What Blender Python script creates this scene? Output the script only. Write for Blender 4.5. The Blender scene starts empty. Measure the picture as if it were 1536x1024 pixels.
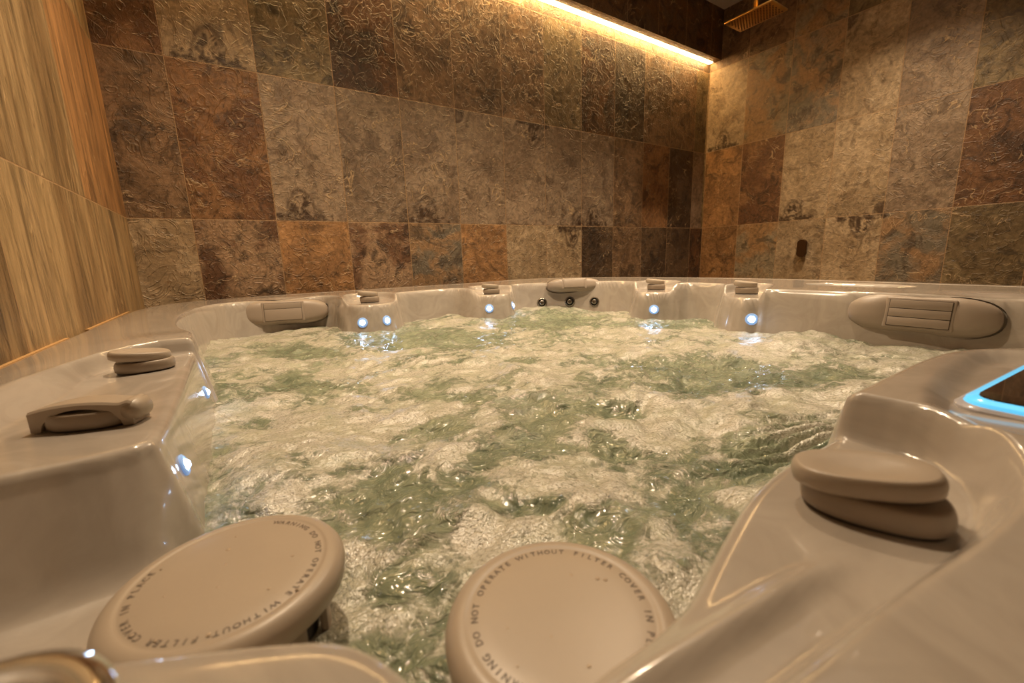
import bpy, bmesh, math, random
import numpy as np
from mathutils import Matrix, Vector
random.seed(7); rng = np.random.RandomState(11)
SC = bpy.context.scene; COL = SC.collection
WORLD = {}

# ------------------------------------------------------------------ helpers
def link(o, parent=None, M=None):
    COL.objects.link(o)
    M = M or Matrix.Identity(4)
    WORLD[o.name] = M
    if parent is not None:
        o.parent = parent
        o.matrix_basis = WORLD[parent.name].inverted() @ M
    else:
        o.matrix_basis = M
    return o
def mesh_obj(name, verts, faces, mat, parent=None, M=None, smooth=True, sharp=None):
    me = bpy.data.meshes.new(name)
    me.from_pydata([tuple(map(float, v)) for v in verts], [], [tuple(map(int, f)) for f in faces])
    if mat: me.materials.append(mat)
    bm = bmesh.new(); bm.from_mesh(me); bmesh.ops.recalc_face_normals(bm, faces=bm.faces); bm.to_mesh(me); bm.free()
    me.polygons.foreach_set('use_smooth', [smooth]*len(me.polygons))
    if sharp: me.set_sharp_from_angle(angle=math.radians(sharp))
    return link(bpy.data.objects.new(name, me), parent, M)
def bm_obj(name, bm, mat, parent=None, M=None, smooth=True, sharp=40):
    me = bpy.data.meshes.new(name); bm.to_mesh(me); bm.free()
    if mat: me.materials.append(mat)
    me.polygons.foreach_set('use_smooth', [smooth]*len(me.polygons))
    if smooth and sharp: me.set_sharp_from_angle(angle=math.radians(sharp))
    return link(bpy.data.objects.new(name, me), parent, M)
def T(x, y, z): return Matrix.Translation((x, y, z))
def Rz(a): return Matrix.Rotation(a, 4, 'Z')
def Rx(a): return Matrix.Rotation(a, 4, 'X')
def Ry(a): return Matrix.Rotation(a, 4, 'Y')
def frame(o, x, y, z):
    M = Matrix.Identity(4)
    for i, v in enumerate((x, y, z)):
        for j in range(3): M[j][i] = v[j]
    for j in range(3): M[j][3] = o[j]
    return M
def empty(name, loc):
    o = bpy.data.objects.new(name, None); o.empty_display_size = .05
    return link(o, None, T(*loc))
def tag(o, label, cat, group=None):
    o['label'] = label; o['category'] = cat
    if group: o['group'] = group
    return o
def struct(o): o['kind'] = 'structure'; return o
def box(bm, x0, x1, y0, y1, z0, z1, bev=0, seg=2):
    r = bmesh.ops.create_cube(bm, size=1)
    bmesh.ops.scale(bm, verts=r['verts'], vec=(x1-x0, y1-y0, z1-z0))
    bmesh.ops.translate(bm, verts=r['verts'], vec=((x0+x1)/2, (y0+y1)/2, (z0+z1)/2))
    if bev:
        es = list({e for v in r['verts'] for e in v.link_edges})
        bmesh.ops.bevel(bm, geom=es, offset=bev, segments=seg, affect='EDGES', profile=.5)
def lathe(prof, n=64, sx=1, sy=1, sup=2.0, tw=None):
    """revolve (r,z) profile; superellipse cross-section of exponent sup"""
    V = []; F = []
    for r, z in prof:
        for k in range(n):
            a = 2*math.pi*k/n; c, s = math.cos(a), math.sin(a)
            q = (abs(c)**sup+abs(s)**sup)**(-1/sup)
            V.append((r*sx*q*c, r*sy*q*s, z))
    m = len(prof)
    for i in range(m-1):
        for k in range(n):
            V0 = i*n+k; V1 = i*n+(k+1) % n
            F.append((V0, V1, V1+n, V0+n))
    if prof[0][0] > 1e-5: F.append(tuple(range(n))[::-1])
    if prof[-1][0] > 1e-5: F.append(tuple((m-1)*n+k for k in range(n)))
    return V, F

# ------------------------------------------------------------------ materials
def mat(name):
    m = bpy.data.materials.new(name); m.use_nodes = True
    nt = m.node_tree; b = nt.nodes['Principled BSDF']
    return m, nt, b
class N:
    def __init__(s, nt): s.nt = nt
    def new(s, t, ins=None, **kw):
        n = s.nt.nodes.new(t)
        for k, v in kw.items(): setattr(n, k, v)
        for k, v in (ins or {}).items():
            if isinstance(v, bpy.types.NodeSocket): s.nt.links.new(v, n.inputs[k])
            else: n.inputs[k].default_value = v
        return n
    def math(s, op, a, b=0.0, c=0.0, clamp=False):
        return s.new('ShaderNodeMath', {0: a, 1: b, 2: c}, operation=op, use_clamp=clamp).outputs[0]
    def vmath(s, op, a, b=(0, 0, 0)):
        return s.new('ShaderNodeVectorMath', {0: a, 1: b}, operation=op).outputs[0]
    def noise(s, vec, scale, detail=4, rough=.55, dist=0.0):
        return s.new('ShaderNodeTexNoise', {'Vector': vec, 'Scale': scale, 'Detail': detail, 'Roughness': rough, 'Distortion': dist}).outputs[0]
    def ramp(s, v, a, b, lo=0.0, hi=1.0):
        return s.new('ShaderNodeMapRange', {0: v, 1: a, 2: b, 3: lo, 4: hi}, interpolation_type='SMOOTHSTEP').outputs[0]
    def mix(s, f, a, b, blend='MIX'):
        n = s.new('ShaderNodeMix', data_type='RGBA', blend_type=blend)
        for i, v in ((0, f), (6, a), (7, b)):
            if isinstance(v, bpy.types.NodeSocket): s.nt.links.new(v, n.inputs[i])
            else: n.inputs[i].default_value = v if i == 0 else (*v, 1) if len(v) == 3 else v
        return n.outputs[2]
    def bump(s, h, strength, dist, normal=None):
        d = {'Height': h, 'Strength': strength, 'Distance': dist}
        if normal is not None: d['Normal'] = normal
        return s.new('ShaderNodeBump', d).outputs[0]
    def pos(s): return s.new('ShaderNodeNewGeometry').outputs['Position']
    def attr(s, name, out='Color'): return s.new('ShaderNodeAttribute', attribute_name=name).outputs[out]
def srgb(r, g, b): return tuple(((c/255+.055)/1.055)**2.4 if c > 10 else c/255/12.92 for c in (r, g, b))

def plain(name, col, rough=.4, metal=0, coat=0, mottle=.06, bump=0, bscale=60, spec=.5, em=None, est=0):
    m, nt, b = mat(name); n = N(nt); p = n.pos()
    f = n.noise(p, 22, 5)
    c0 = tuple(c*(1-mottle) for c in col); c1 = tuple(min(1, c*(1+mottle)) for c in col)
    nt.links.new(n.mix(f, c0, c1), b.inputs['Base Color'])
    b.inputs['Roughness'].default_value = rough; b.inputs['Metallic'].default_value = metal
    b.inputs['Coat Weight'].default_value = coat; b.inputs['Specular IOR Level'].default_value = spec
    if bump: nt.links.new(n.bump(n.noise(p, bscale, 4), bump, .002), b.inputs['Normal'])
    if em: b.inputs['Emission Color'].default_value = (*em, 1); b.inputs['Emission Strength'].default_value = est
    return m

def tile_mat(name, axis, off, w, stretch=(1, 1, 1), relief=1.0, zrow=0.0):
    m, nt, b = mat(name); n = N(nt); p = n.pos()
    sep = n.new('ShaderNodeSeparateXYZ', {0: p})
    u = n.math('DIVIDE', n.math('SUBTRACT', sep.outputs[axis], off), w)
    v = n.math('DIVIDE', n.math('SUBTRACT', sep.outputs[2], zrow), .6)
    du = n.math('MULTIPLY', n.math('ABSOLUTE', n.math('SUBTRACT', n.math('FRACT', u), .5)), w)      # dist from centre
    dv = n.math('MULTIPLY', n.math('ABSOLUTE', n.math('SUBTRACT', n.math('FRACT', v), .5)), .6)
    eu = n.math('SUBTRACT', w/2, du); ev = n.math('SUBTRACT', .3, dv)
    e = n.math('MINIMUM', eu, ev)
    grout = n.ramp(e, .0012, .0022, 1, 0)
    A = n.attr('col_a'); B = n.attr('col_b'); Cc = n.attr('col_c'); R = n.attr('rnd')
    q = n.vmath('ADD', n.vmath('MULTIPLY', p, stretch), n.vmath('MULTIPLY', R, (37, 37, 37)))
    q2 = n.vmath('ADD', q, n.vmath('MULTIPLY', n.new('ShaderNodeTexNoise', {'Vector': q, 'Scale': 5, 'Detail': 3}).outputs['Color'], (.16, .16, .16)))
    f1 = n.ramp(n.noise(q2, 4.5, 8, .62, .6), .42, .58)
    f2 = n.ramp(n.noise(q2, 8, 10, .72, 1.2), .50, .62)
    f3 = n.noise(q, 45, 6, .7)
    c = n.mix(f1, A, B)
    c = n.mix(n.math('MULTIPLY', f2, .75), c, Cc)
    c = n.mix(1.0, c, n.new('ShaderNodeCombineColor', {0: n.ramp(f3, .3, .7, .68, 1.25), 1: n.ramp(f3, .3, .7, .68, 1.22), 2: n.ramp(f3, .3, .7, .66, 1.18)}).outputs[0], 'MULTIPLY')
    # veins: light lines painted as highlights on raised veins, and thin dark cracks
    qv = n.vmath('ADD', q, (3.1, 7.7, 1.9))
    vn = n.math('ABSOLUTE', n.math('SUBTRACT', n.noise(qv, 5.5, 3, .5, 1.6), .5))
    gate = n.ramp(n.noise(q, 6.5, 2), .47, .56)
    vein = n.math('MULTIPLY', n.ramp(vn, 0, .010, 1, 0), gate)
    c = n.mix(n.math('MULTIPLY', vein, .6), c, srgb(208, 176, 132))
    cn = n.math('ABSOLUTE', n.math('SUBTRACT', n.noise(n.vmath('ADD', q, (9.1, 2.7, 5.9)), 4, 4, .6, 1.0), .5))
    crack = n.math('MULTIPLY', n.ramp(cn, 0, .006, 1, 0), n.ramp(n.noise(q, 5, 2), .42, .5, 1, 0))
    c = n.mix(n.math('MULTIPLY', crack, .5), c, srgb(60, 42, 25))
    mo = n.attr('motif', 'Fac')
    mo2 = n.math('MULTIPLY', mo, n.ramp(n.noise(q, 30, 4), .3, .55, .45, 1.0))
    c = n.mix(n.math('MULTIPLY', mo2, .95), c, srgb(62, 42, 26))
    c = n.mix(grout, c, srgb(176, 142, 104))
    nt.links.new(c, b.inputs['Base Color'])
    nt.links.new(n.ramp(f3, .3, .7, .38, .6), b.inputs['Roughness'])
    # slate relief
    h = n.math('ADD', n.math('MULTIPLY', n.noise(q2, 9, 9, .62, .8), 1.0), n.math('MULTIPLY', n.noise(q, 60, 4, .6), .16))
    ridge = n.math('ABSOLUTE', n.math('SUBTRACT', n.noise(q, 11, 2, .5, 1.8), .5))
    h = n.math('ADD', h, n.ramp(ridge, 0, .035, .30, 0))
    ridge2 = n.math('ABSOLUTE', n.math('SUBTRACT', n.noise(n.vmath('ADD', q, (5, 5, 2)), 23, 2, .5, 1.5), .5))
    h = n.math('ADD', h, n.ramp(ridge2, 0, .04, .07, 0))
    h = n.math('ADD', h, n.math('MULTIPLY', vein, .25))
    h = n.math('SUBTRACT', h, n.math('MULTIPLY', grout, .35))
    nt.links.new(n.bump(h, .68*relief, .012), b.inputs['Normal'])
    return m

SHELL = None
def shell_mat():
    m, nt, b = mat('pearl_acrylic'); n = N(nt); p = n.pos()
    q = n.vmath('ADD', p, n.vmath('MULTIPLY', n.new('ShaderNodeTexNoise', {'Vector': p, 'Scale': 4, 'Detail': 3}).outputs['Color'], (.3, .3, .3)))
    f = n.noise(q, 7, 6, .6, 2.2)
    c = n.mix(n.ramp(f, .3, .7), srgb(166, 157, 147), srgb(182, 173, 163))
    nt.links.new(c, b.inputs['Base Color'])
    b.inputs['Roughness'].default_value = .17
    b.inputs['Coat Weight'].default_value = .6; b.inputs['Coat Roughness'].default_value = .04
    nt.links.new(n.bump(n.noise(p, 14, 3), .05, .004), b.inputs['Normal'])
    return m
def water_mat():
    m, nt, b = mat('foaming_water'); n = N(nt); p = n.pos()
    fo = n.attr('foam', 'Fac')
    warp = n.vmath('ADD', p, n.vmath('MULTIPLY', n.new('ShaderNodeTexNoise', {'Vector': p, 'Scale': 22, 'Detail': 3}).outputs['Color'], (.02, .02, .02)))
    fine = n.noise(warp, 42, 7, .68, .6)
    lace = n.math('ABSOLUTE', n.math('SUBTRACT', n.noise(warp, 26, 4, .6, 1.2), .5))
    t = n.math('ADD', fo, n.math('MULTIPLY', n.math('SUBTRACT', fine, .5), .95))
    t = n.math('ADD', t, n.ramp(lace, 0, .06, .10, -.05))
    fm = n.ramp(t, .34, .66)
    v1 = n.new('ShaderNodeTexVoronoi', {'Vector': warp, 'Scale': 270.0, 'Randomness': 1.0}, feature='F1').outputs['Distance']
    v2 = n.new('ShaderNodeTexVoronoi', {'Vector': p, 'Scale': 620.0, 'Randomness': 1.0}, feature='F1').outputs['Distance']
    b1 = n.math('SUBTRACT', 1.0, n.math('POWER', v1, 2.0)); b2 = n.math('SUBTRACT', 1.0, n.math('POWER', v2, 2.0))
    bub = n.math('ADD', n.math('MULTIPLY', b1, .6), n.math('MULTIPLY', b2, .4))
    big = n.noise(p, 9, 5, .6, .8)
    green = n.mix(n.ramp(big, .35, .65), srgb(98, 110, 92), srgb(130, 138, 116))
    foamc = n.mix(n.ramp(bub, .2, .9), srgb(128, 124, 110), srgb(184, 181, 169))
    foamc = n.mix(n.ramp(n.noise(p, 16, 5, .65), .35, .62, .55, 0), foamc, srgb(146, 150, 124))
    nt.links.new(n.mix(fm, green, foamc), b.inputs['Base Color'])
    nt.links.new(n.ramp(fm, 0.2, 1, .06, .26), b.inputs['Roughness'])
    b.inputs['IOR'].default_value = 1.8
    rip = n.noise(n.vmath('MULTIPLY', warp, (1.0, 1.25, 1)), 30, 3, .5, 1.6)
    rip2 = n.noise(warp, 85, 2, .5, 1.0)
    hw = n.math('ADD', n.math('MULTIPLY', rip, .0085), n.math('MULTIPLY', rip2, .0014))
    hf = n.math('ADD', n.math('MULTIPLY', bub, .0010), n.math('ADD', n.math('MULTIPLY', rip, .0034), n.math('MULTIPLY', rip2, .0006)))
    hh = n.new('ShaderNodeMix', {0: fm, 2: hw, 3: hf}, data_type='FLOAT').outputs[0]
    hh = n.math('ADD', hh, n.math('MULTIPLY', fm, .0012))
    nt.links.new(n.bump(hh, 1.0, 1.0), b.inputs['Normal'])
    return m

M_SHELL = shell_mat(); M_WATER = water_mat()
M_PLASTIC = plain('taupe_plastic', srgb(168, 154, 138), .38, bump=.05, bscale=300)
M_PLASTIC2 = plain('taupe_plastic_dark', srgb(152, 138, 123), .42)
M_PILLOW = plain('taupe_foam_vinyl', srgb(158, 144, 130), .42, bump=.06, bscale=400)
M_PILLINE = plain('seam_dark_brown', srgb(70, 58, 48), .6)  # dark brown of the pillow joint and panel grooves
M_GASKET = plain('gasket_rubber', srgb(50, 42, 36), .6)
M_INK = plain('grey_ink', srgb(92, 80, 70), .6)
M_CHROME = plain('chrome', (.82, .82, .82), .08, metal=1, mottle=.02)
M_BRASS = plain('brushed_brass', srgb(205, 160, 90), .3, metal=1, mottle=.08)
M_BRONZE = plain('dark_bronze', srgb(90, 66, 44), .38, metal=.8)
M_HOLE = plain('nozzle_black', srgb(22, 16, 12), .7)
M_DARK = plain('dark_plastic', srgb(38, 33, 28), .5)
M_STEEL = plain('jet_steel', srgb(150, 145, 138), .25, metal=.9)
M_LED = plain('led_lens', (1, 1, 1), .2, em=(.42, .66, 1.0), est=40)
M_LEDGLOW = plain('led_glow_ring', srgb(150, 180, 220), .15, em=(.25, .5, 1.0), est=.35)  # faint emission on the ring stands in for the glow around the lens
M_STRIP = plain('warm_led_strip', (1, .8, .5), .5, em=(1.0, .62, .25), est=34)
M_CYAN = plain('cyan_light_guide', srgb(90, 190, 230), .15, em=(.10, .50, .85), est=.85, coat=.5)
M_SCREEN = plain('smoked_screen', srgb(34, 22, 12), .06, coat=1)
M_ICON = plain('screen_icons', srgb(120, 110, 110), .4)
M_CEIL = plain('painted_plaster', srgb(190, 180, 172), .8, bump=.1)
M_FLOOR = plain('floor_stone', srgb(120, 96, 70), .5, bump=.2)
M_CAB = plain('cabinet_wood', srgb(84, 66, 50), .5, bump=.2)
M_SEAL = plain('sealant', srgb(190, 150, 100), .5)
M_DROP = None
def drop_mat():
    m, nt, b = mat('water_drop'); b.inputs['Transmission Weight'].default_value = 1
    b.inputs['Roughness'].default_value = .02; b.inputs['IOR'].default_value = 1.33
    n = N(nt); nt.links.new(n.mix(n.noise(n.pos(), 20), (.97, .97, .97), (1, 1, 1)), b.inputs['Base Color'])
    return m
M_DROP = plain('water_drop', srgb(190, 172, 152), .04, coat=1)

# ------------------------------------------------------------------ numpy noise
def perlin(x, y, seed=0):
    r = np.random.RandomState(seed); G = 256
    ang = r.rand(G, G)*2*np.pi; gx, gy = np.cos(ang), np.sin(ang)
    xi = np.floor(x).astype(int); yi = np.floor(y).astype(int); xf = x-xi; yf = y-yi
    def g(i, j): a = (xi+i) % G; b = (yi+j) % G; return gx[a, b]*(xf-i)+gy[a, b]*(yf-j)
    u = xf**3*(xf*(xf*6-15)+10); v = yf**3*(yf*(yf*6-15)+10)
    return (g(0, 0)*(1-u)+g(1, 0)*u)*(1-v)+(g(0, 1)*(1-u)+g(1, 1)*u)*v
def fbm(x, y, oct=4, seed=0, rough=.5):
    s = 0; a = 1
    for o in range(oct): s = s+a*perlin(x*2**o+17.3*o, y*2**o+5.1*o, seed+o); a *= rough
    return s
def sst(a, b, x): t = np.clip((x-a)/(b-a), 0, 1); return t*t*(3-2*t)
def chaikin(P, n=2):
    P = np.array(P, float)
    for _ in range(n):
        Q = np.roll(P, -1, 0); P = np.stack([.78*P+.22*Q, .22*P+.78*Q], 1).reshape(-1, 2)
    return P
def sdf(P, x, y):
    """signed distance to polygon, negative inside"""
    sh = x.shape; x = x.ravel(); y = y.ravel()
    d = np.full(x.shape, 1e9); ins = np.zeros(x.shape, bool)
    n = len(P)
    for i in range(n):
        ax, ay = P[i]; bx, by = P[(i+1) % n]; ex, ey = bx-ax, by-ay
        wx = x-ax; wy = y-ay; t = np.clip((wx*ex+wy*ey)/(ex*ex+ey*ey+1e-12), 0, 1)
        d = np.minimum(d, (wx-ex*t)**2+(wy-ey*t)**2)
        c = ((ay <= y) & (by > y)) | ((by <= y) & (ay > y))
        if ey != 0: ins ^= c & (x < ax+(y-ay)/ey*ex)
    return (np.sqrt(d)*np.where(ins, -1, 1)).reshape(sh)

# ------------------------------------------------------------------ tub geometry (metres)
INNER = [(.222, -1.215), (.214, -1.135), (.192, -1.07), (.170, -.93), (.165, -.75), (.185, -.53), (.235, -.40), (.31, -.355),
         (.47, -.33), (.60, -.315), (.652, -.40), (.648, -.55), (.665, -.64), (.72, -.67), (.79, -.64), (.83, -.56), (.86, -.465),
         (1.10, -.45), (1.165, -.50), (1.165, -.62), (1.20, -.675), (1.28, -.68), (1.335, -.62), (1.415, -.50), (1.50, -.54), (1.62, -.65), (1.72, -.77),
         (1.775, -.90), (1.755, -.99), (1.66, -1.06), (1.615, -1.12), (1.665, -1.195), (1.745, -1.175), (1.80, -1.20), (1.80, -1.34),
         (1.76, -1.38), (1.68, -1.42), (1.625, -1.50), (1.66, -1.56), (1.665, -1.64), (1.665, -1.78), (1.70, -1.93), (1.745, -2.06), (1.74, -2.17),
         (1.60, -2.26), (1.25, -2.28), (1.07, -2.22), (1.00, -2.115), (.93, -2.090), (.70, -2.088), (.62, -2.084), (.565, -2.089), (.50, -2.106), (.45, -2.121),
         (.385, -2.118), (.366, -2.135), (.348, -2.140), (.334, -2.085), (.319, -2.055), (.29, -2.038), (.255, -2.020), (.18, -1.98), (.09, -1.96), (.045, -1.88), (.05, -1.775), (.09, -1.735), (.218, -1.735), (.2235, -1.70)]
OUTER = [(.004, -.42), (.03, -.32), (.10, -.20), (.24, -.115), (.5, -.09), (1.0, -.12), (1.45, -.17), (1.68, -.24), (1.90, -.40), (2.02, -.62), (2.10, -.90),
         (2.16, -1.2), (2.14, -1.6), (2.06, -2.0), (2.0, -2.3), (1.85, -2.44), (.2, -2.44), (.02, -2.38), (.004, -2.2)]
R_LEFT = [(.123, -1.262), (.30, -1.262), (.30, -1.85), (.05, -1.85), (.075, -1.6)]
R_N1 = [(.672, -.42), (.648, -.54), (.62, -.72), (.84, -.74), (.835, -.56), (.845, -.43), (.80, -.36), (.72, -.36)]
R_N2 = [(1.19, -.50), (1.14, -.72), (1.38, -.72), (1.375, -.53), (1.33, -.44), (1.25, -.43)]
R_N3 = [(1.80, -.955), (1.88, -1.02), (1.86, -1.12), (1.75, -1.168), (1.60, -1.25), (1.55, -1.08)]
R_N4 = [(1.80, -1.375), (1.87, -1.41), (1.84, -1.49), (1.715, -1.53), (1.55, -1.58), (1.58, -1.40)]
R_NEAR = [(.70, -2.04), (.708, -2.118), (.69, -2.155), (.645, -2.174), (.60, -2.177), (.55, -2.172), (.50, -2.164), (.44, -2.157), (.40, -2.152), (.34, -2.152), (.22, -2.14), (.10, -2.10), (.0, -2.04), (.04, -1.95), (.3, -1.9)]
R_CUP = [(1.86, -1.60), (1.93, -1.56), (1.97, -1.62), (1.96, -1.78), (1.90, -1.84), (1.84, -1.78)]
SHELF = chaikin([(.0, -1.70), (.205, -1.73), (.238, -1.762), (.222, -1.805), (.200, -1.86), (.200, -1.93), (.225, -1.99), (.24, -2.06), (.0, -2.1)], 2)
P_IN = chaikin(INNER, 2); P_OUT = chaikin(OUTER, 2)

def axis_coords(segs):
    out = [segs[0][0]]
    for a, b, st in segs:
        n = max(1, int(round((b-a)/st))); out += list(a+(b-a)*(np.arange(n)+1)/n)
    return np.array(out)
def top_height(x, y):
    t = np.full(x.shape, .877)
    t += .008*sst(1.3, 1.75, x)
    t += .008*sst(-1.9, -2.08, y)*sst(.62, .70, x)*(1-sst(1.0, 1.3, x))
    t += .003*sst(-2.10, -2.2, y)
    t += .004*np.exp(-((x-.19)/.06)**2-((y+1.2)/.06)**2)
    t -= .008*np.exp(-((x-.0)/.05)**2)                       # falls away to the left wall
    t -= .007*np.exp(-(((x-.46)/.11)**2+((y+.33)/.05)**2))   # dip above the pillow
    t -= .010*np.exp(-(((x-1.72)/.06)**2+((y+2.03)/.10)**2))
    t -= .004*np.exp(-(((x-1.63)/.12)**2+((y+.66)/.1)**2))
    # shallow trough round the control panel
    dp = sdf(chaikin([(.685, -2.128), (.93, -2.108), (.99, -2.125), (1.0, -2.26), (.72, -2.26)], 2), x, y)
    t -= .010*(1-sst(-.012, .012, dp))
    for P, z, w in ((R_N1, .853, .010), (R_N2, .852, .010), (R_N3, .855, .010), (R_N4, .855, .010), (R_CUP, .84, .014)):
        d = sdf(chaikin(P, 2), x, y); s = 1-sst(-w, w, d); t = t*(1-s)+z*s
    d = sdf(chaikin(R_LEFT, 2), x, y)
    w = np.where(y > -1.36, .0065, .0065+.018*sst(-1.36, -1.5, y))
    s = 1-sst(-w, w, d); t = t*(1-s)+(.850+.001*sst(-1.6, -1.3, y))*s
    d = sdf(chaikin(R_NEAR, 2), x, y); w = .009
    s = 1-sst(-w, w, d)
    zf = .850+.009*(1-sst(.33, .36, x))
    zf = zf+.006*np.exp(-((d+.03)/.006)**2)*(1-sst(.48, .56, x))      # moulded step in the near ledge
    t = t*(1-s)+zf*s
    return t
def shell_height(x, y, din=None):
    t = top_height(x, y)
    d = sdf(P_IN, x, y) if din is None else din
    r = .0105
    # edge radius differs a little so the highlights stay crisp
    k = np.clip(-d, 0, None)
    sl = 5.0-3.4*(1-sst(.215, .265, x))*(1-sst(-1.735, -1.715, y))*sst(-1.99, -1.93, y)
    drop = np.where(k < r, r-np.sqrt(np.clip(r*r-k*k, 0, None)), r+(k-r)*sl)
    drop = np.minimum(drop, .55)
    t = t-drop
    ds = sdf(SHELF, x, y); sh = .758-np.clip(ds, 0, None)*6.0
    kk = .022; m = np.clip(.5+.5*(t-sh)/kk, 0, 1)                       # smooth max: concave fillet
    t = np.where((ds < .03) & (y > -2.02), sh*(1-m)+t*m+kk*m*(1-m), t)
    do = sdf(P_OUT, x, y)
    k = np.clip(do+.012, 0, None)
    t = t-np.minimum(k*k*60+np.where(do > 0, do*8, 0), .07)
    g = np.exp(-((do+.055)/.006)**2)*.004*sst(.3, .5, x)              # groove behind the outer lip
    return t-g

XS = axis_coords([(0.001, .03, .006), (.03, .80, .0026), (.80, 1.1, .0045), (1.1, 2.19, .0065)])
YS = axis_coords([(-2.47, -2.24, .006), (-2.24, -1.62, .0026), (-1.62, -1.2, .0034), (-1.2, -.05, .006)])
def grid_obj(name, xs, ys, z, mat_, parent, keep=None, M=None):
    nx, ny = len(xs), len(ys)
    X, Y = np.meshgrid(xs, ys, indexing='ij')
    V = np.stack([X, Y, z], -1).reshape(-1, 3)
    i, j = np.meshgrid(np.arange(nx-1), np.arange(ny-1), indexing='ij')
    a = (i*ny+j).ravel(); F = np.stack([a, a+ny, a+ny+1, a+1], -1)
    if keep is not None:
        kf = keep.ravel()[F].all(1); F = F[kf]
        used = np.unique(F); remap = -np.ones(len(V), int); remap[used] = np.arange(len(used)); V = V[used]; F = remap[F]
    else: used = np.arange(len(V))
    me = bpy.data.meshes.new(name)
    me.vertices.add(len(V)); me.vertices.foreach_set('co', V.ravel().astype(np.float32))
    me.loops.add(len(F)*4); me.loops.foreach_set('vertex_index', F.ravel().astype(np.int32))
    me.polygons.add(len(F)); me.polygons.foreach_set('loop_start', np.arange(0, len(F)*4, 4).astype(np.int32))
    me.update(calc_edges=True)
    me.polygons.foreach_set('use_smooth', np.ones(len(F), bool)); me.materials.append(mat_)
    o = link(bpy.data.objects.new(name, me), parent, M or Matrix.Identity(4))
    return o, used

tub = empty('hot_tub', (1.05, -1.28, 0)); tag(tub, 'large pearl beige hot tub full of foaming water, with grey pillows and small blue lights', 'hot tub')
X, Y = np.meshgrid(XS, YS, indexing='ij')
DIN = sdf(P_IN, X, Y); DOUT = sdf(P_OUT, X, Y)
ZS = shell_height(X, Y, DIN)
grid_obj('shell', XS, YS, ZS, M_SHELL, tub, keep=(DOUT < .010))
# cabinet skirt under the outer lip
V = []; F = []; Pk = chaikin(OUTER, 2)
cx, cy = 1.05, -1.28
for zz, s in ((.83, .994), (.80, .985), (.02, .985), (.0, .98)):
    for a, b in Pk: V.append((cx+(a-cx)*s, cy+(b-cy)*s, zz))
n = len(Pk)
for r in range(3):
    for k in range(n): F.append((r*n+k, r*n+(k+1) % n, (r+1)*n+(k+1) % n, (r+1)*n+k))
mesh_obj('cabinet_skirt', V, F, M_CAB, tub, sharp=40)

def surf(x, y):
    a = np.array([[float(x)]]); b = np.array([[float(y)]])
    return float(shell_height(a, b)[0, 0])
def inner_normal(x, y):
    """direction pointing away from the water, and signed distance"""
    e = .01; f = lambda a, b: float(sdf(P_IN, np.array([a]), np.array([b]))[0])
    g = Vector((f(x+e, y)-f(x-e, y), f(x, y+e)-f(x, y-e), 0)); g.normalize()
    return g, f(x, y)
def wall_point(x, y, z):
    """move (x,y) along the wall normal so that it sits on the sloping wall at height z"""
    g, d = inner_normal(x, y)
    top = float(top_height(np.array([x-g.x*d]), np.array([y-g.y*d]))[0])
    want = -(.0105+max(0, (top-.0105-z))/5.0)
    p = Vector((x, y, z))+g*(want-d)
    return p, g

# ---- underwater lights
LEDS = [(.652, -.70, .792), (.77, -.705, .792), (1.17, -.715, .797), (1.34, -.69, .797), (1.60, -1.19, .792), (1.585, -1.56, .792),
        (.18, -.88, .805), (.232, -1.34, .793), (.238, -1.690, .806)]
for i, (x, y, z) in enumerate(LEDS):
    p, g = wall_point(x, y, z)
    nrm = (-g + Vector((0, 0, .2))).normalized()
    tx = Vector((0, 0, 1)).cross(nrm).normalized(); ty = nrm.cross(tx)
    s = .55 if i == 6 else .62 if i >= 7 else 1.0
    r = .0095*s
    M = frame(p, tx, ty, nrm)
    V, F = lathe([(r*1.9, -.004), (r*1.9, .0015), (r*1.55, .003), (r*1.05, .0025), (r*1.05, .0)], 28)
    o = mesh_obj('led_light', V, F, M_LEDGLOW, tub, M, sharp=50); o['label'] = 'small round blue-white light in the tub wall'
    V, F = lathe([(r, .0005), (r*.9, .003), (r*.5, .0055), (0.0, .006)], 24)
    mesh_obj('lens', V, F, M_LED, o, M)

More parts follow.
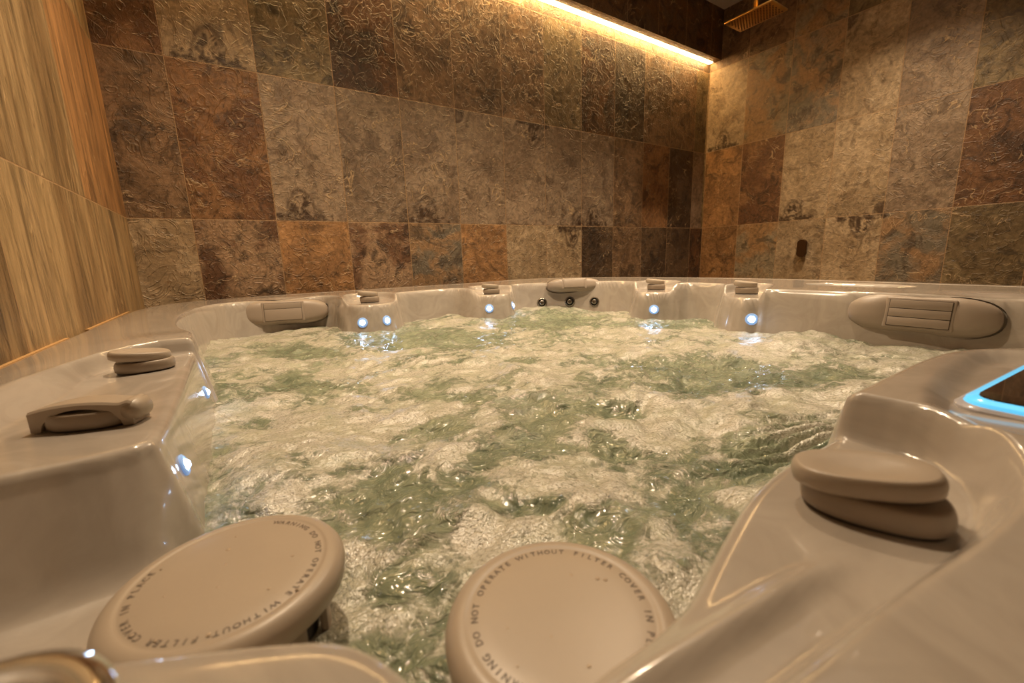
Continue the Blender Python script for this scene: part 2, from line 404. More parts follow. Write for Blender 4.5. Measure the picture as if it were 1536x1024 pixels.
# ---- headrest pillows
def pillow(c, yaw, length, height, thick, tilt, roll, slats, lean=0):
    L, H = length/2, height/2
    M = T(*c) @ Rz(yaw) @ Rx(tilt) @ Ry(roll)       # local x along, z up the wall, -y to the water
    V = [(0, -thick, 0)]; F = []; nr, na = 16, 96
    def outline(a):
        c_, s_ = math.cos(a), math.sin(a); q = (abs(c_)**2.6+abs(s_)**2.6)**(-1/2.6)
        x = q*c_; z = q*s_
        z *= 1-.16*math.exp(-(x/.45)**2)          # waist
        return x*L, z*H+.10*H*(1-x*x)*0
    for i in range(1, nr+1):
        r = i/nr; rr = math.sin(r*math.pi/2)**1.0
        for k in range(na):
            a = 2*math.pi*k/na; x, z = outline(a)
            y = -thick*(1-rr**4.0)**.5
            # raised shoulders either side of the centre panel
            xx = x*rr/L
            y += thick*.20*math.exp(-((xx)/.42)**4)*(1-rr**6)
            V.append((x*rr, y, z*rr))
    for k in range(na): F.append((0, 1+k, 1+(k+1) % na))
    for i in range(nr-1):
        for k in range(na):
            a0 = 1+i*na+k; a1 = 1+i*na+(k+1) % na; F.append((a0, a1, a1+na, a0+na))
    base = 1+(nr-1)*na
    off = len(V)
    for k in range(na): x, z = outline(2*math.pi*k/na); V.append((x, .02, z))
    for k in range(na): F.append((base+k, base+(k+1) % na, off+(k+1) % na, off+k))
    V2 = V
    ob = mesh_obj('headrest_pillow', V2, F, M_PILLOW, tub, M)
    # dark joint where the pillow beds into the wall
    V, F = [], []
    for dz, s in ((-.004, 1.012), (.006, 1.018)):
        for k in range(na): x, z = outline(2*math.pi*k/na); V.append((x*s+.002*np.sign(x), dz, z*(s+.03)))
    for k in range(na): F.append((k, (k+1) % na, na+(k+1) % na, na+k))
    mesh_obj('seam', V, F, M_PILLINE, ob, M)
    # centre panel: raised rim, slatted infill
    pl, ph = L*.40, H*.62
    def rr_box(bm, x0, x1, z0, z1, y0, y1, b):
        box(bm, x0, x1, y0, y1, z0, z1, b, 3)
    yb = -thick*.80
    bm = bmesh.new(); rr_box(bm, -pl*1.13, pl*1.13, -ph*1.18, ph*1.18, yb-.0050, yb+.012, .0048)
    rim = bm_obj('panel_rim', bm, M_PILLOW, ob, M)
    if slats:
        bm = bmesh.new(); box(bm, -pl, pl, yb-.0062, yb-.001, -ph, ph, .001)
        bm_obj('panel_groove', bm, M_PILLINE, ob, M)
        bm = bmesh.new(); g = .0012; zz = -ph+g; tot = 2*ph-g*(len(slats)+1)
        for s in slats:
            h = tot*s; box(bm, -pl+g, pl-g, yb-.0080, yb-.001, zz, zz+h, .0012); zz += h+g
        bm_obj('panel_slats', bm, M_PILLOW, ob, M)
    else:
        bm = bmesh.new(); box(bm, -pl*.95, pl*.95, yb-.0105, yb-.001, -ph*.9, ph*.9, .004)
        bm_obj('panel_pad', bm, M_PILLOW, ob, M)
    return ob
pillow((.455, -.356, .823), math.radians(-6), .320, .108, .036, math.radians(-10), math.radians(1), [.68, .32])
pillow((1.648, -.695, .863), math.radians(-38), .255, .072, .040, math.radians(-22), 0, None)
pillow((1.685, -1.90, .832), math.radians(-90+12), .275, .104, .034, math.radians(-12), math.radians(2), [.34, .33, .33])

# ---- diverter valves
def lens_prof(r, h, top=.0, n=6):
    p = [(r*.90, 0), (r*.985, h*.14)]
    for i in range(n+1):
        a = i/n*math.pi/2; p.append((r*(1-.10*(1-math.cos(a))), h*(.45+.55*math.sin(a))))
    p += [(r*.6, h*(1-top*.5)), (r*.3, h*(1-top*.85)), (0, h*(1-top))]
    return p
def valve(x, y, yaw, s=1.0, tilt=.12, kind=0, ra=.034, rb=.030):
    z = surf(x, y)
    M = T(x, y, z-.001) @ Rz(yaw)
    gk, gf = lathe([(.93, 0), (.93, .0035), (.5, .0035), (0, .0035)], 40, ra, rb, 2.5)
    V, F = lathe(lens_prof(1, .013*s), 56, ra, rb, 2.5)
    V = [(a, b, c+.002) for a, b, c in V]
    o = mesh_obj('diverter_valve', V, F, M_PLASTIC2, tub, M)
    mesh_obj('gasket', gk, gf, M_GASKET, o, M)
    if kind == 0:
        V, F = lathe(lens_prof(1, .011*s, .35), 56, ra*1.02, rb*.95, 2.4)
        V = [(a, b, c+.0008*s) for a, b, c in V]
        mesh_obj('handle', V, F, M_PLASTIC, o, M @ T(-.004*s, .001, .0145*s) @ Ry(tilt) @ Rz(.12))
    return o, M
for a_ in ((.735, -.555, -.3), (1.24, -.62, -.4), (1.755, -1.08, -1.0), (1.775, -1.437, -1.2)): valve(*a_, 1.6, .12, ra=.036, rb=.032)
valve(.178, -1.372, .1, 1.2, .13, ra=.036, rb=.030)
# near-right valve, closest to the lens
valve(.594, -2.132, math.radians(-68), 1.1, -.10, ra=.034, rb=.023)
# bridge-handled valve on the left platform
o, M = valve(.172, -1.635, math.radians(-22), 1.25, 0, kind=1, ra=.037, rb=.024)
prof = []
def bridge(u):      # top line and under-arch of the handle
    top = .027-.006*u*u+.004*math.exp(-((u-.95)/.12)**2)
    arch = .021*(max(0, 1-(u/.80)**2))**.5
    return top, max(arch, .001)
V = []; F = []; nu = 40
for i in range(nu+1):
    u = -1.0+2.0*i/nu; tp, lo = bridge(u); lo = min(lo, tp-.005)
    w = .0145*(1-.15*u*u)
    for yy, zz in ((-w, lo), (-w, tp-.002), (-w+.002, tp), (w-.002, tp), (w, tp-.002), (w, lo)): V.append((u*.043, yy-.004, zz+.001))
for i in range(nu):
    for k in range(6):
        a = i*6+k; b = i*6+(k+1) % 6; F.append((a, b, b+6, a+6))
F.append(tuple(range(6))); F.append(tuple(nu*6+k for k in range(6)))
mesh_obj('handle', V, F, M_PLASTIC, o, M, sharp=35)
V, F = lathe([(.0, -.015), (.007, -.0145), (.011, -.010), (.012, 0), (.011, .010), (.007, .0145), (0, .015)], 24)
mesh_obj('handle_tip', V, F, M_PLASTIC, o, M @ T(.040, -.003, .015) @ Rx(math.pi/2) @ Matrix.Diagonal((.8, .95, 1, 1)), sharp=None)

# ---- jets under the far pillow
for (x, y, z, r) in ((1.54, -.59, .786, .022), (1.64, -.68, .790, .022), (1.72, -.77, .790, .021)):
    p, g = wall_point(x, y, z); nrm = (-g+Vector((0, 0, .2))).normalized()
    tx = Vector((0, 0, 1)).cross(nrm).normalized(); ty = nrm.cross(tx); M = frame(p, tx, ty, nrm)
    V, F = lathe([(r*1.1, -.004), (r*1.1, .002), (r, .0055), (r*.84, .006), (r*.78, .003), (r*.78, -.002)], 36)
    j = mesh_obj('jet', V, F, M_STEEL, tub, M, sharp=50)
    V, F = lathe([(r*.78, .0), (r*.60, .001), (0, .001)], 32); mesh_obj('recess', V, F, M_HOLE, j, M)
    V, F = lathe([(r*.52, .001), (r*.52, .007), (r*.40, .009), (r*.26, .0085), (r*.24, .003)], 32); mesh_obj('nozzle', V, F, M_STEEL, j, M, sharp=50)

# ---- control panel
pc = (.836, -2.194); pz = surf(*pc)
M = T(pc[0], pc[1], pz) @ Rz(math.radians(-6)) @ Ry(math.radians(-2))
def rrect(a, b, r, n=8):
    out = []
    for cx_, cy_, a0 in ((a-r, b-r, 0), (-a+r, b-r, 90), (-a+r, -b+r, 180), (a-r, -b+r, 270)):
        for k in range(n+1):
            t = math.radians(a0+90*k/n); out.append((cx_+r*math.cos(t), cy_+r*math.sin(t)))
    return out
def slab(name, layers, mat_, parent, M, sharp=40):
    V, F = [], []; n = None
    for (a, b, r, z) in layers:
        P = rrect(a, b, r); n = len(P); V += [(x, y, z) for x, y in P]
    for i in range(len(layers)-1):
        for k in range(n): F.append((i*n+k, i*n+(k+1) % n, (i+1)*n+(k+1) % n, (i+1)*n+k))
    F.append(tuple(range(n))[::-1]); F.append(tuple((len(layers)-1)*n+k for k in range(n)))
    return mesh_obj(name, V, F, mat_, parent, M, sharp=sharp)
M_BEZ = plain('pale_bezel', srgb(190, 190, 200), .12, coat=.5)
cp = slab('control_panel', [(.088, .058, .020, -.006), (.088, .058, .020, .003), (.086, .056, .020, .005)], M_BEZ, tub, M)
cp['label'] = 'touch panel with dark glass and glowing cyan edge'
slab('light_guide', [(.084, .054, .018, .0045), (.083, .053, .018, .0075), (.079, .049, .016, .0095)], M_CYAN, cp, M)
slab('screen', [(.077, .047, .014, .0085), (.0765, .0465, .014, .0105)], M_SCREEN, cp, M)
for (x, y, r) in ((-.045, .012, .0035), (-.02, .02, .0035), (-.02, -.012, .0035), (.01, .01, .003), (.03, -.02, .004)):
    bm = bmesh.new(); q = bmesh.ops.create_circle(bm, cap_ends=True, radius=r, segments=16); bmesh.ops.translate(bm, verts=q['verts'], vec=(x, y, .0107))
    bm_obj('icon', bm, M_ICON, cp, M, smooth=False)


# ---- filter lids with skimmer baskets
def text_ring(s, R, size, a0, step, M, parent):
    bm = bmesh.new(); dg = None
    for i, ch in enumerate(s):
        if ch == ' ': continue
        cu = bpy.data.curves.new('t', 'FONT'); cu.body = ch; cu.size = size; cu.align_x = 'CENTER'; cu.extrude = .00012; cu.resolution_u = 2; cu.offset = size*.012
        ob = bpy.data.objects.new('t', cu); COL.objects.link(ob)
        dg = bpy.context.evaluated_depsgraph_get(); me = bpy.data.meshes.new_from_object(ob.evaluated_get(dg))
        a = a0-step*i
        me.transform(Rz(a-math.pi/2) @ T(0, R, 0)); bm.from_mesh(me)
        bpy.data.objects.remove(ob); bpy.data.curves.remove(cu); bpy.data.meshes.remove(me)
    return bm_obj('lettering', bm, M_INK, parent, M, smooth=False)
def filter_lid(c, R, a0, label, seed):
    th = .021
    root = tag(empty('filter_lid', (c[0], c[1], c[2]-th)), label, 'lid', None)
    M = T(*c)
    pr = [(R*.80, -th), (R*.93, -th), (R*.985, -th*.86)]
    for i in range(9):
        a = i/8*math.pi/2; pr.append((R-.010*(1-math.cos(a)), -.010+.010*math.sin(a)-.0005))
    pr += [(R-.0118, -.0006), (R-.0128, -.0012), (R-.0140, -.0009), (R*.6, -.0003), (R*.3, .0), (0, .0002)]
    V, F = lathe(pr, 128); disc = mesh_obj('disc', V, F, M_PLASTIC, root, M)
    text_ring('WARNING DO NOT OPERATE WITHOUT FILTER COVER IN PLACE', R-.0188, .0056, a0, .0047/(R-.0188), M @ T(0, 0, -.0009+.0002), disc)
    # basket ribs down into the water
    bm = bmesh.new()
    for k in range(10):
        a = 2*math.pi*k/10+seed
        q = bmesh.new(); box(q, R*.72, R*.80, -.006, .006, -.125, -th+.001, .0015)
        me = bpy.data.meshes.new('x'); q.to_mesh(me); q.free(); me.transform(Rz(a)); bm.from_mesh(me); bpy.data.meshes.remove(me)
    bm_obj('basket_ribs', bm, M_PLASTIC2, root, M)
    V, F = lathe([(R*.68, -.125), (R*.68, -th+.002)], 48); mesh_obj('filter_core', V, F, M_DARK, root, M)
    V, F = lathe([(R*.70, -.125), (R*.82, -.125), (R*.82, -.118), (R*.70, -.118), (R*.70, -.125)], 64); mesh_obj('basket_ring', V, F, M_PLASTIC2, root, M, sharp=40)
    bm = bmesh.new(); r = random.Random(seed*10)
    for k in range(14):
        a = r.random()*6.28; q = R*.8*math.sqrt(r.random()); s = .0006+.0012*r.random()**2
        m4 = T(q*math.cos(a), q*math.sin(a), -.0002) @ Matrix.Diagonal((s, s*(.8+.4*r.random()), s*.35, 1))
        bmesh.ops.create_icosphere(bm, subdivisions=2, radius=1, matrix=m4)
    d = bm_obj('water_droplets', bm, M_DROP, root, M, sharp=None); d['kind'] = 'stuff'
    return root
filter_lid((.279, -1.892, .802), .070, math.radians(55), 'taupe round filter lid on the left, beneath the bridge-handled valve platform', .3)
filter_lid((.437, -2.043, .802), .066, math.radians(215), 'taupe round filter lid in bottom centre, half hidden by the near rim', .9)

# ---- chrome air-control knob on the near ledge
kz = surf(.232, -2.068)
M = T(.233, -2.078, .872) @ Matrix.Scale(.9, 4)
V, F = lathe([(.026, -.014), (.028, .003), (.028, .010), (.024, .014)], 48); kn = mesh_obj('air_control_knob', V, F, M_CHROME, tub, M, sharp=40)
kn['label'] = 'chrome ring-shaped air control knob'
V, F = lathe([(.024, .012), (.036, .016), (.040, .022), (.039, .027), (.034, .029), (.027, .026), (.020, .021), (0, .020)], 64)
mesh_obj('knob_ring', V, F, M_CHROME, kn, M)
bm = bmesh.new(); box(bm, -.030, .030, -.005, .005, .020, .027, .002); bm_obj('grip_bar', bm, M_CHROME, kn, M)

# ------------------------------------------------------------------ water
WX = axis_coords([(.03, .75, .003), (.75, 1.1, .0045), (1.1, 1.86, .0065)])
WY = axis_coords([(-2.30, -1.55, .003), (-1.55, -1.15, .0042), (-1.15, -.34, .0065)])
X, Y = np.meshgrid(WX, WY, indexing='ij')
din = sdf(P_IN, X, Y)
PATCH = [[0.402, -1.778, 0.048, -0.035, -0.019, -0.067], [0.277, -1.245, 0.043, -0.035, -0.0, -0.077], [0.444, -0.846, 0.087, -0.078, -0.013, -0.102], [0.399, -1.23, 0.05, -0.041, -0.011, -0.084], [0.548, -1.626, 0.043, -0.034, -0.017, -0.038], [0.588, -1.745, 0.054, -0.042, -0.027, -0.043], [0.702, -1.681, 0.044, -0.035, -0.035, -0.045], [0.697, -1.829, 0.032, -0.025, -0.019, -0.018], [0.556, -1.963, 0.03, -0.022, -0.02, -0.02], [0.679, -1.984, 0.033, -0.024, -0.057, -0.036], [1.12, -1.707, 0.13, -0.111, -0.109, -0.068], [0.795, -1.747, 0.033, -0.026, -0.03, -0.028], [0.522, -1.882, 0.03, -0.022, -0.01, -0.015], [0.509, -1.8, 0.025, -0.019, -0.009, -0.017], [0.815, -0.906, 0.18, -0.17, -0.067, -0.165], [0.384, -1.911, 0.026, -0.018, -0.008, -0.022], [0.348, -1.967, 0.021, -0.015, -0.005, -0.017], [0.784, -1.984, 0.035, -0.027, -0.068, -0.034], [1.324, -0.898, 0.144, -0.149, -0.119, -0.151], [1.61, -1.242, 0.095, -0.098, -0.097, -0.072], [0.632, -1.518, 0.049, -0.04, -0.014, -0.028], [1.275, -1.879, 0.055, -0.047, -0.051, -0.018]]
wx = X+.03*fbm(X*9, Y*9, 3, 31); wy = Y+.03*fbm(X*9, Y*9, 3, 41)
clear = np.zeros_like(X)
for (cx_, cy_, ux, uy, vx, vy) in PATCH:
    det = ux*vy-uy*vx; dx = wx-cx_; dy = wy-cy_
    a = (dx*vy-dy*vx)/det; b = (ux*dy-uy*dx)/det
    clear = np.maximum(clear, np.exp(-(a*a+b*b)**1.3*.75))
foam = .68-.64*clear+.46*fbm(X*5+.15*wx*9, Y*8, 4, 51, .62)+.22*fbm(X*18, Y*26, 3, 57, .6)
foam = np.clip(foam, 0, 1)
foam[din > -.09] = np.maximum(foam, .45)[din > -.09]
Zw = .748+.014*fbm(X*3.1+2, Y*3.1, 2, 61)+.012*fbm(X*8, Y*9, 3, 71)+.0080*fbm(wx*17, wy*22, 2, 81)*(1.2-.5*foam)+.0034*fbm(wx*42, wy*50, 2, 83)*(1.15-.85*foam)
Zw += .008*foam
for (cx_, cy_, sx_, sy_, h) in ((1.50, -.70, .16, .14, .026), (.86, -.66, .20, .06, .014), (1.55, -1.72, .20, .08, .020), (1.20, -1.95, .10, .06, .016), (.85, -2.03, .12, .035, .020),
                               (.30, -1.62, .05, .10, .008), (1.05, -1.35, .5, .3, -.004), (1.35, -1.45, .2, .08, .010)):
    Zw += h*np.exp(-((X-cx_)/sx_)**2-((Y-cy_)/sy_)**2)
Zw -= .010*sst(.45, .25, X)*sst(-1.6, -1.85, Y)
# rushing sheet at the right-hand corner block: streaks along the flow
fl = np.exp(-((X-.88)/.11)**2-((Y+1.99)/.05)**2)
Zw += fl*.010*np.cos((X*.45+Y)*260); foam += fl*(.30*np.cos((X*.45+Y)*130)-.1)
foam = np.clip(foam, 0, 1)
wroot, used = grid_obj('water', WX, WY, Zw, M_WATER, None, keep=(din < .0))
at = wroot.data.attributes.new('foam', 'FLOAT', 'POINT'); at.data.foreach_set('value', foam.ravel()[used].astype(np.float32))
wroot['kind'] = 'stuff'; tag(wroot, 'churning green water with cream foam and bubbles filling the hot tub', 'water')

# ------------------------------------------------------------------ room
def C(s): return srgb(*s)
PAL = {  # albedo colours: a, b, c(dark blotches)
 'beige': ((182, 160, 130), (160, 138, 108), (116, 96, 72)), 'taupe': ((156, 136, 114), (134, 114, 94), (98, 80, 64)),
 'rust': ((146, 108, 72), (112, 78, 52), (62, 45, 32)), 'orange': ((176, 134, 90), (144, 108, 72), (90, 68, 48)),
 'darkrust': ((118, 84, 56), (80, 58, 42), (46, 34, 26)), 'brown': ((140, 112, 84), (112, 88, 64), (66, 52, 40)),
 'mottle': ((160, 132, 104), (104, 74, 52), (46, 35, 28)), 'greyor': ((148, 134, 110), (158, 124, 86), (80, 70, 56)),
 'olive': ((142, 124, 92), (116, 98, 70), (64, 54, 40)), 'gold': ((172, 146, 108), (140, 114, 80), (92, 76, 56)), 'dark': ((100, 80, 60), (74, 58, 44), (40, 32, 26)),
 'orgrey': ((160, 128, 94), (124, 114, 98), (76, 64, 52))}
def wall(name, axis, fixed, lo, hi, off, w, z0, z1, rows, motifs, mat_, nu=40, nz=80, flip=False):
    """tiled wall: one mesh, one cell grid per tile; per-tile stone colours, fossil prints as a vertex mask"""
    k0 = math.floor((lo-off)/w+1e-6); k1 = math.ceil((hi-off)/w-1e-6)
    us = [lo]
    for k in range(k0, k1):
        a = max(lo, off+k*w); b = min(hi, off+(k+1)*w)
        if b-a < 1e-4: continue
        n = max(2, int(round(nu*(b-a)/w))); us += list(a+(b-a)*(np.arange(n)+1)/n)
    us = np.array(us); zs = axis_coords([(z0, z1, .6/nz)])
    U, Zz = np.meshgrid(us, zs, indexing='ij')
    nx, ny = len(us), len(zs)
    Vv = np.zeros((nx, ny, 3)); Vv[..., axis] = U; Vv[..., 1-axis] = fixed; Vv[..., 2] = Zz
    i, j = np.meshgrid(np.arange(nx-1), np.arange(ny-1), indexing='ij')
    a = (i*ny+j).ravel(); F = np.stack([a, a+ny, a+ny+1, a+1], -1)
    if flip: F = F[:, ::-1]
    me = bpy.data.meshes.new(name)
    me.vertices.add(nx*ny); me.vertices.foreach_set('co', Vv.ravel().astype(np.float32))
    me.loops.add(len(F)*4); me.loops.foreach_set('vertex_index', F.ravel().astype(np.int32))
    me.polygons.add(len(F)); me.polygons.foreach_set('loop_start', np.arange(0, len(F)*4, 4).astype(np.int32))
    me.update(calc_edges=True); me.materials.append(mat_)
    uc = (us[:-1]+us[1:])/2; zc = (zs[:-1]+zs[1:])/2
    ku = np.floor((uc-off)/w).astype(int); kz = np.floor(zc/.6).astype(int)
    KU, KZ = np.meshgrid(ku, kz, indexing='ij'); KU = KU.ravel(); KZ = KZ.ravel()
    ca = np.zeros((len(F), 4), np.float32); cb = ca.copy(); cc = ca.copy(); rn = ca.copy(); ca[:, 3] = cb[:, 3] = cc[:, 3] = rn[:, 3] = 1
    keys = list(PAL); r = random.Random(hash(name) % 1000 if False else len(name)*7+3)
    for kk in range(ku.min(), ku.max()+1):
        for rr_ in range(kz.min(), kz.max()+1):
            m = (KU == kk) & (KZ == rr_)
            row = rows.get(rr_); idx = kk
            key = row[idx] if row and 0 <= idx < len(row) else r.choice(keys)
            A, B, Cc = [np.array(C(x)) for x in PAL[key]]; j_ = .9+.2*r.random()
            ca[m, :3] = A*j_; cb[m, :3] = B*j_; cc[m, :3] = Cc*j_; rn[m, :3] = [r.random(), r.random(), r.random()]
    for nm, arr in (('col_a', ca), ('col_b', cb), ('col_c', cc), ('rnd', rn)):
        t = me.attributes.new(nm, 'FLOAT_COLOR', 'FACE'); t.data.foreach_set('color', arr.ravel())
    mo = np.zeros((nx, ny))
    for (kind, uu, zz, mir, ud) in motifs:
        # arch print ~ .13 wide x .15 high standing on a grout line; 'cap' a dark quarter cap
        x = (U-uu)*(-1 if mir else 1); y = (Zz-zz)*(-1 if ud else 1)
        x = x+.008*fbm(U*22, Zz*22, 3, 5); y = y+.008*fbm(U*22+9, Zz*22, 3, 6)
        if kind == 'arch':
            rad = np.sqrt((x/.062)**2+(np.maximum(y, 0)/.135)**2)
            line = np.exp(-((rad-1)/.10)**2)*(y > 0)*.8
            blot = sst(.02, .2, fbm(U*34, Zz*26, 4, 9, .7)+.25*np.exp(-((np.abs(x)-.022)/.014)**2)) * (rad < .85)*(y > 0)*(y < .11)
            base = sst(.02, .2, fbm(U*30, Zz*30, 3, 12)+.35*np.exp(-((y-.012)/.016)**2))*(y > 0)*(y < .035)*(np.abs(x) < .13)
            mo = np.maximum(mo, np.maximum(np.maximum(line, blot*1.0), base*.95))
        else:
            rad = np.sqrt((x/.085)**2+((y-.0)/.115)**2)
            band = np.exp(-((rad-1)/.13)**2)*(y > -.0)*(x < .0)*(x > -.11)*.75
            core = (1-sst(.62, .70, rad))*(x < 0)*(y > 0)
            mo = np.maximum(mo, np.maximum(band*(.5+.5*sst(-.2, .2, fbm(U*40, Zz*40, 2, 3))), core*.85))
    t = me.attributes.new('motif', 'FLOAT', 'POINT'); t.data.foreach_set('value', mo.ravel().astype(np.float32))
    return struct(link(bpy.data.objects.new(name, me), None))
RW = 3.71; WB = .3055; offB = RW-.1487-12*WB   # index 0 = first full tile from the left corner
TB = tile_mat('slate_tiles_back', 0, offB, WB)
rowsB = {1: ['beige', 'mottle', 'orange', 'mottle', 'orgrey', 'orange', 'beige', 'beige', 'dark', 'brown', 'dark', 'dark', 'darkrust'],
         2: ['brown', 'rust', 'taupe', 'taupe', 'taupe', 'taupe', 'taupe', 'taupe', 'taupe', 'brown', 'rust', 'dark', 'taupe'],
         3: ['rust', 'beige', 'olive', 'darkrust', 'brown', 'brown', 'brown', 'olive', 'darkrust', 'dark', 'brown', 'brown', 'olive'],
         4: ['rust', 'brown', 'olive', 'brown', 'brown', 'olive', 'brown', 'dark', 'brown', 'brown', 'brown', 'dark', 'dark']}
# the leftmost strip is index 0 when the wall starts within tile 0
def ub(k, f): return offB+(k+f)*WB
k00 = math.floor((0-offB)/WB)
offB0 = offB+k00*WB
rb = {k: v for k, v in rowsB.items()}
def ub(k, f): return offB0+(k+f)*WB
motB = [('arch', ub(2, .35), 1.2, 0, 0), ('cap', ub(4, 0), 1.2, 0, 0), ('arch', ub(4, .35), 1.2, 0, 0), ('cap', ub(5, .0)+.0, 1.8, 1, 1), ('arch', ub(6, .7), 1.8, 0, 1),
        ('cap', ub(8, 0), 1.2, 0, 0), ('arch', ub(8, .35), 1.2, 0, 0), ('arch', ub(7, .72), 1.2, 0, 1), ('arch', ub(1, .5), 1.8, 0, 0)]
TB = tile_mat('slate_tiles_back', 0, offB0, WB)
wall('wall_back', 0, 0.0, 0.0, RW, offB0, WB, 0, 2.82, rb, motB, TB)
WR = .3024; offR = -.317-20*WR
TR = tile_mat('slate_tiles_right', 1, offR, WR, relief=.7)
def rr(lst):  # listed from the far corner outwards
    full = ['brown']*21
    for i, k in enumerate(lst):
        if 20-i >= 0: full[20-i] = k
    return full
rowsR = {1: rr(['orange', 'greyor', 'beige', 'beige', 'orgrey', 'olive', 'brown', 'taupe']),
         2: rr(['orange', 'rust', 'beige', 'beige', 'taupe', 'darkrust', 'brown', 'beige']),
         3: rr(['beige', 'greyor', 'orgrey', 'beige', 'taupe', 'olive', 'brown', 'taupe']),
         4: rr(['brown', 'brown', 'greyor', 'olive', 'beige', 'brown', 'brown', 'taupe'])}
def ur(k, f): return -.317+WR-(k+f)*WR
motR = [('arch', ur(0, .45), 1.8, 0, 0), ('arch', ur(2, .3), 1.2, 0, 0), ('cap', ur(4, 0), 1.2, 1, 0), ('arch', ur(3, .65), 1.2, 0, 1), ('cap', ur(3, 0), 2.4, 0, 1)]
wall('wall_right', 1, RW, -3.6, 0.0, offR, WR, 0, 2.82, rowsR, motR, TR)
offL = -.559-8*.6
TL = tile_mat('slate_tiles_left', 1, offL, .6, stretch=(1, 1, .13), relief=.8)
wall('wall_left', 1, 0.0, -3.6, 0.0, offL, .6, 0, 2.82,
     {1: ['gold']*9, 2: ['gold']*6+['greyor', 'gold', 'orange'], 3: ['gold']*9, 4: ['gold']*9}, [], TL, nu=30, nz=30)
bm = bmesh.new(); box(bm, -.1, RW+.1, -3.7, -3.6, 0, 2.82); o = struct(bm_obj('wall_near', bm, plain('warm_plaster', srgb(150, 118, 84), .7), smooth=False))
bm = bmesh.new(); box(bm, -.1, RW+.1, -3.7, .1, -.1, 0); struct(bm_obj('floor', bm, M_FLOOR, smooth=False))
bm = bmesh.new(); box(bm, -.1, RW+.1, -3.7, .1, 2.808, 2.9); struct(bm_obj('ceiling', bm, M_CEIL, smooth=False))
# bulkhead over the back wall that hides the light strip
TBK = None
def bulk():
    m = tile_mat('slate_tiles_bulkhead', 0, offB0, WB, relief=.8, zrow=.06)
    o = None
    bm = bmesh.new(); box(bm, 0, RW, -.10, -.046, 2.462, 2.81); box(bm, 0, RW, -.046, 0, 2.475, 2.81)
    me = bpy.data.meshes.new('trim_1'); bm.to_mesh(me); bm.free(); me.materials.append(m)
    r = random.Random(5)
    n = len(me.polygons)
    for nm, c in (('col_a', PAL['dark'][0]), ('col_b', (110, 80, 48)), ('col_c', PAL['dark'][2])):
        t = me.attributes.new(nm, 'FLOAT_COLOR', 'FACE'); t.data.foreach_set('color', list((*C(c), 1))*n)
    t = me.attributes.new('rnd', 'FLOAT_COLOR', 'FACE'); t.data.foreach_set('color', [.3, .7, .1, 1]*n)
    t = me.attributes.new('motif', 'FLOAT', 'POINT'); t.data.foreach_set('value', [0.0]*len(me.vertices))
    return struct(link(bpy.data.objects.new('trim_1', me), None))
bulk()
# sealant bead where the tub meets the left wall
bm = bmesh.new()
for k in range(40):
    y0 = -2.3+k*.049
    if -1.02 < y0 < -.86: continue
    z0 = .862
    box(bm, 0, .007, y0, y0+.0495, z0-.014, z0+.006, 0)
struct(bm_obj('trim_2', bm, M_SEAL, smooth=False))
# light strip: aluminium channel with a warm diffuser
ls = tag(empty('light_strip', (RW/2, -.03, 2.475)), 'glowing warm strip light running under the tiled bulkhead along the back wall', 'light')
bm = bmesh.new(); box(bm, .01, RW-.01, -.0455, -.004, 2.466, 2.475, .001); bm_obj('channel', bm, M_BRASS, ls, None)
bm = bmesh.new(); box(bm, .015, RW-.02, -.044, -.008, 2.4590, 2.467, .002); bm_obj('diffuser', bm, M_STRIP, ls, None)

# shower head on a ceiling arm
sx, sy, sz = 2.99, -.735, 2.30
sh = tag(empty('rain_shower', (sx, sy, 2.808)), 'brass rectangular rain shower head hanging from the ceiling in the corner', 'shower head')
bm = bmesh.new(); box(bm, sx-.088, sx+.088, sy-.133, sy+.133, sz, sz+.010, .002); plate = bm_obj('spray_plate', bm, M_BRASS, sh)
bm = bmesh.new()
for i in range(9):
    for j in range(15):
        x = sx-.068+i*.017; y = sy-.112+j*.016+(.008 if i % 2 else 0)
        if y > sy+.118: continue
        q = bmesh.ops.create_cone(bm, cap_ends=True, segments=10, radius1=.0042, radius2=.0042, depth=.0016); bmesh.ops.translate(bm, verts=q['verts'], vec=(x, y, sz-.0004))
bm_obj('nozzles', bm, M_HOLE, plate, None, smooth=False)
V, F = lathe([(.011, .0), (.011, .50)], 20); mesh_obj('arm', V, F, M_BRASS, sh, T(sx, sy, sz+.008))
V, F = lathe([(.0, .0), (.018, .0), (.018, .02), (.011, .028)], 24); mesh_obj('ball_joint', V, F, M_BRASS, sh, T(sx, sy, sz+.008), sharp=40)
V, F = lathe([(.03, .0), (.03, .008)], 32); mesh_obj('ceiling_rose', V, F, M_BRASS, sh, T(sx, sy, 2.80), sharp=40)
# shower valve on the right wall
sv = tag(empty('shower_valve', (RW, -.806, 1.004)), 'small dark bronze shower control on the right tiled wall', 'shower valve')
Mv = T(RW, -.806, 1.004) @ Rz(-math.pi/2) @ Rx(math.pi/2)     # local z out of the wall
Mv = frame((RW, -.806, 1.004), (0, 1, 0), (0, 0, 1), (-1, 0, 0))
V, F = lathe([(.016, 0), (.016, .030)], 24); mesh_obj('stem', V, F, M_BRONZE, sv, Mv, sharp=40)
slab('handle', [(.027, .057, .022, .022), (.029, .059, .024, .024), (.029, .059, .024, .044), (.027, .057, .022, .047)], M_BRONZE, sv, Mv)

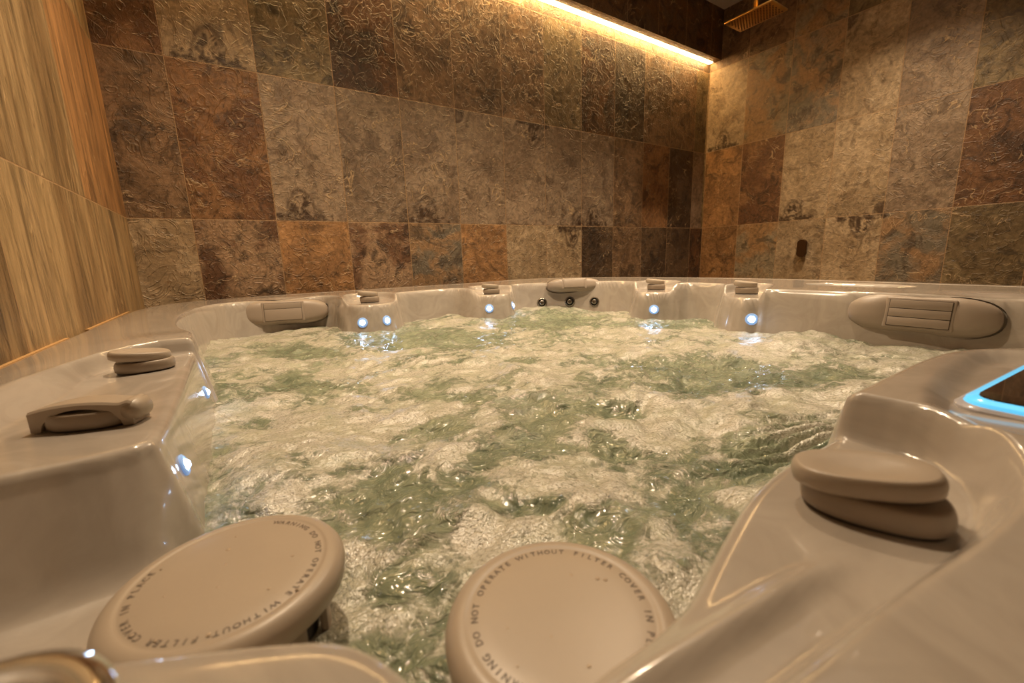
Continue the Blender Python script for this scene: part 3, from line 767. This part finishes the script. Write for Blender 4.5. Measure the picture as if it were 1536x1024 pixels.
# ------------------------------------------------------------------ lights
def area(name, loc, size, power, col, rot=(0, 0, 0), sy=None, spread=180):
    l = bpy.data.lights.new(name, 'AREA'); l.energy = power; l.color = col; l.size = size
    if sy: l.shape = 'RECTANGLE'; l.size_y = sy
    l.spread = math.radians(spread)
    o = bpy.data.objects.new(name, l); COL.objects.link(o); o.location = loc; o.rotation_euler = rot; return o
WARM = (1.0, .76, .50)
spots = [(.62, -1.02), (1.75, -1.15), (2.90, -1.3)]
power = [14, 13, 14]
for i, (x, y) in enumerate(spots):
    d = tag(empty('downlight', (x, y, 2.808)), 'small round recessed downlight with brass bezel in the plain ceiling', 'light', 'ceiling downlights')
    V, F = lathe([(.045, 0), (.045, -.004), (.032, -.004), (.032, 0)], 32); mesh_obj('bezel', V, F, M_BRASS, d, T(x, y, 2.808), sharp=40)
    V, F = lathe([(.0, -.002), (.030, -.002)], 24)
    mesh_obj('lamp_lens', V, F, plain('downlight_lens', (1, .9, .8), .3, em=(1, .8, .58), est=14), d, T(x, y, 2.808))
    area('downlight_lamp', (x, y, 2.79), .07, power[i], WARM, spread=105)
area('room_fill', (1.9, -1.3, 2.75), 1.4, 3, (1.0, .78, .56))

# ------------------------------------------------------------------ camera and world
cd = bpy.data.cameras.new('camera'); cam = bpy.data.objects.new('camera', cd); COL.objects.link(cam)
cd.lens = 629.23/1536*36; cd.sensor_width = 36; cd.clip_start = .01
right = Vector((.8336, -.5514, -.0325)); down = Vector((-.1337, -.1444, -.9804)); fwd = Vector((.5359, .8217, -.1941))
cam.matrix_world = frame((.3058, -2.2026, .9997), right, -down, -fwd)
cd.dof.use_dof = True; cd.dof.focus_distance = .9; cd.dof.aperture_fstop = 6.5
SC.camera = cam
w = bpy.data.worlds.new('world'); SC.world = w; w.use_nodes = True
w.node_tree.nodes['Background'].inputs[0].default_value = (.9, .65, .42, 1); w.node_tree.nodes['Background'].inputs[1].default_value = .02
SC.view_settings.view_transform = 'Standard'; SC.view_settings.look = 'None'; SC.view_settings.exposure = 0.25
SC.cycles.use_denoising = True; SC.cycles.max_bounces = 6; SC.cycles.sample_clamp_indirect = 6
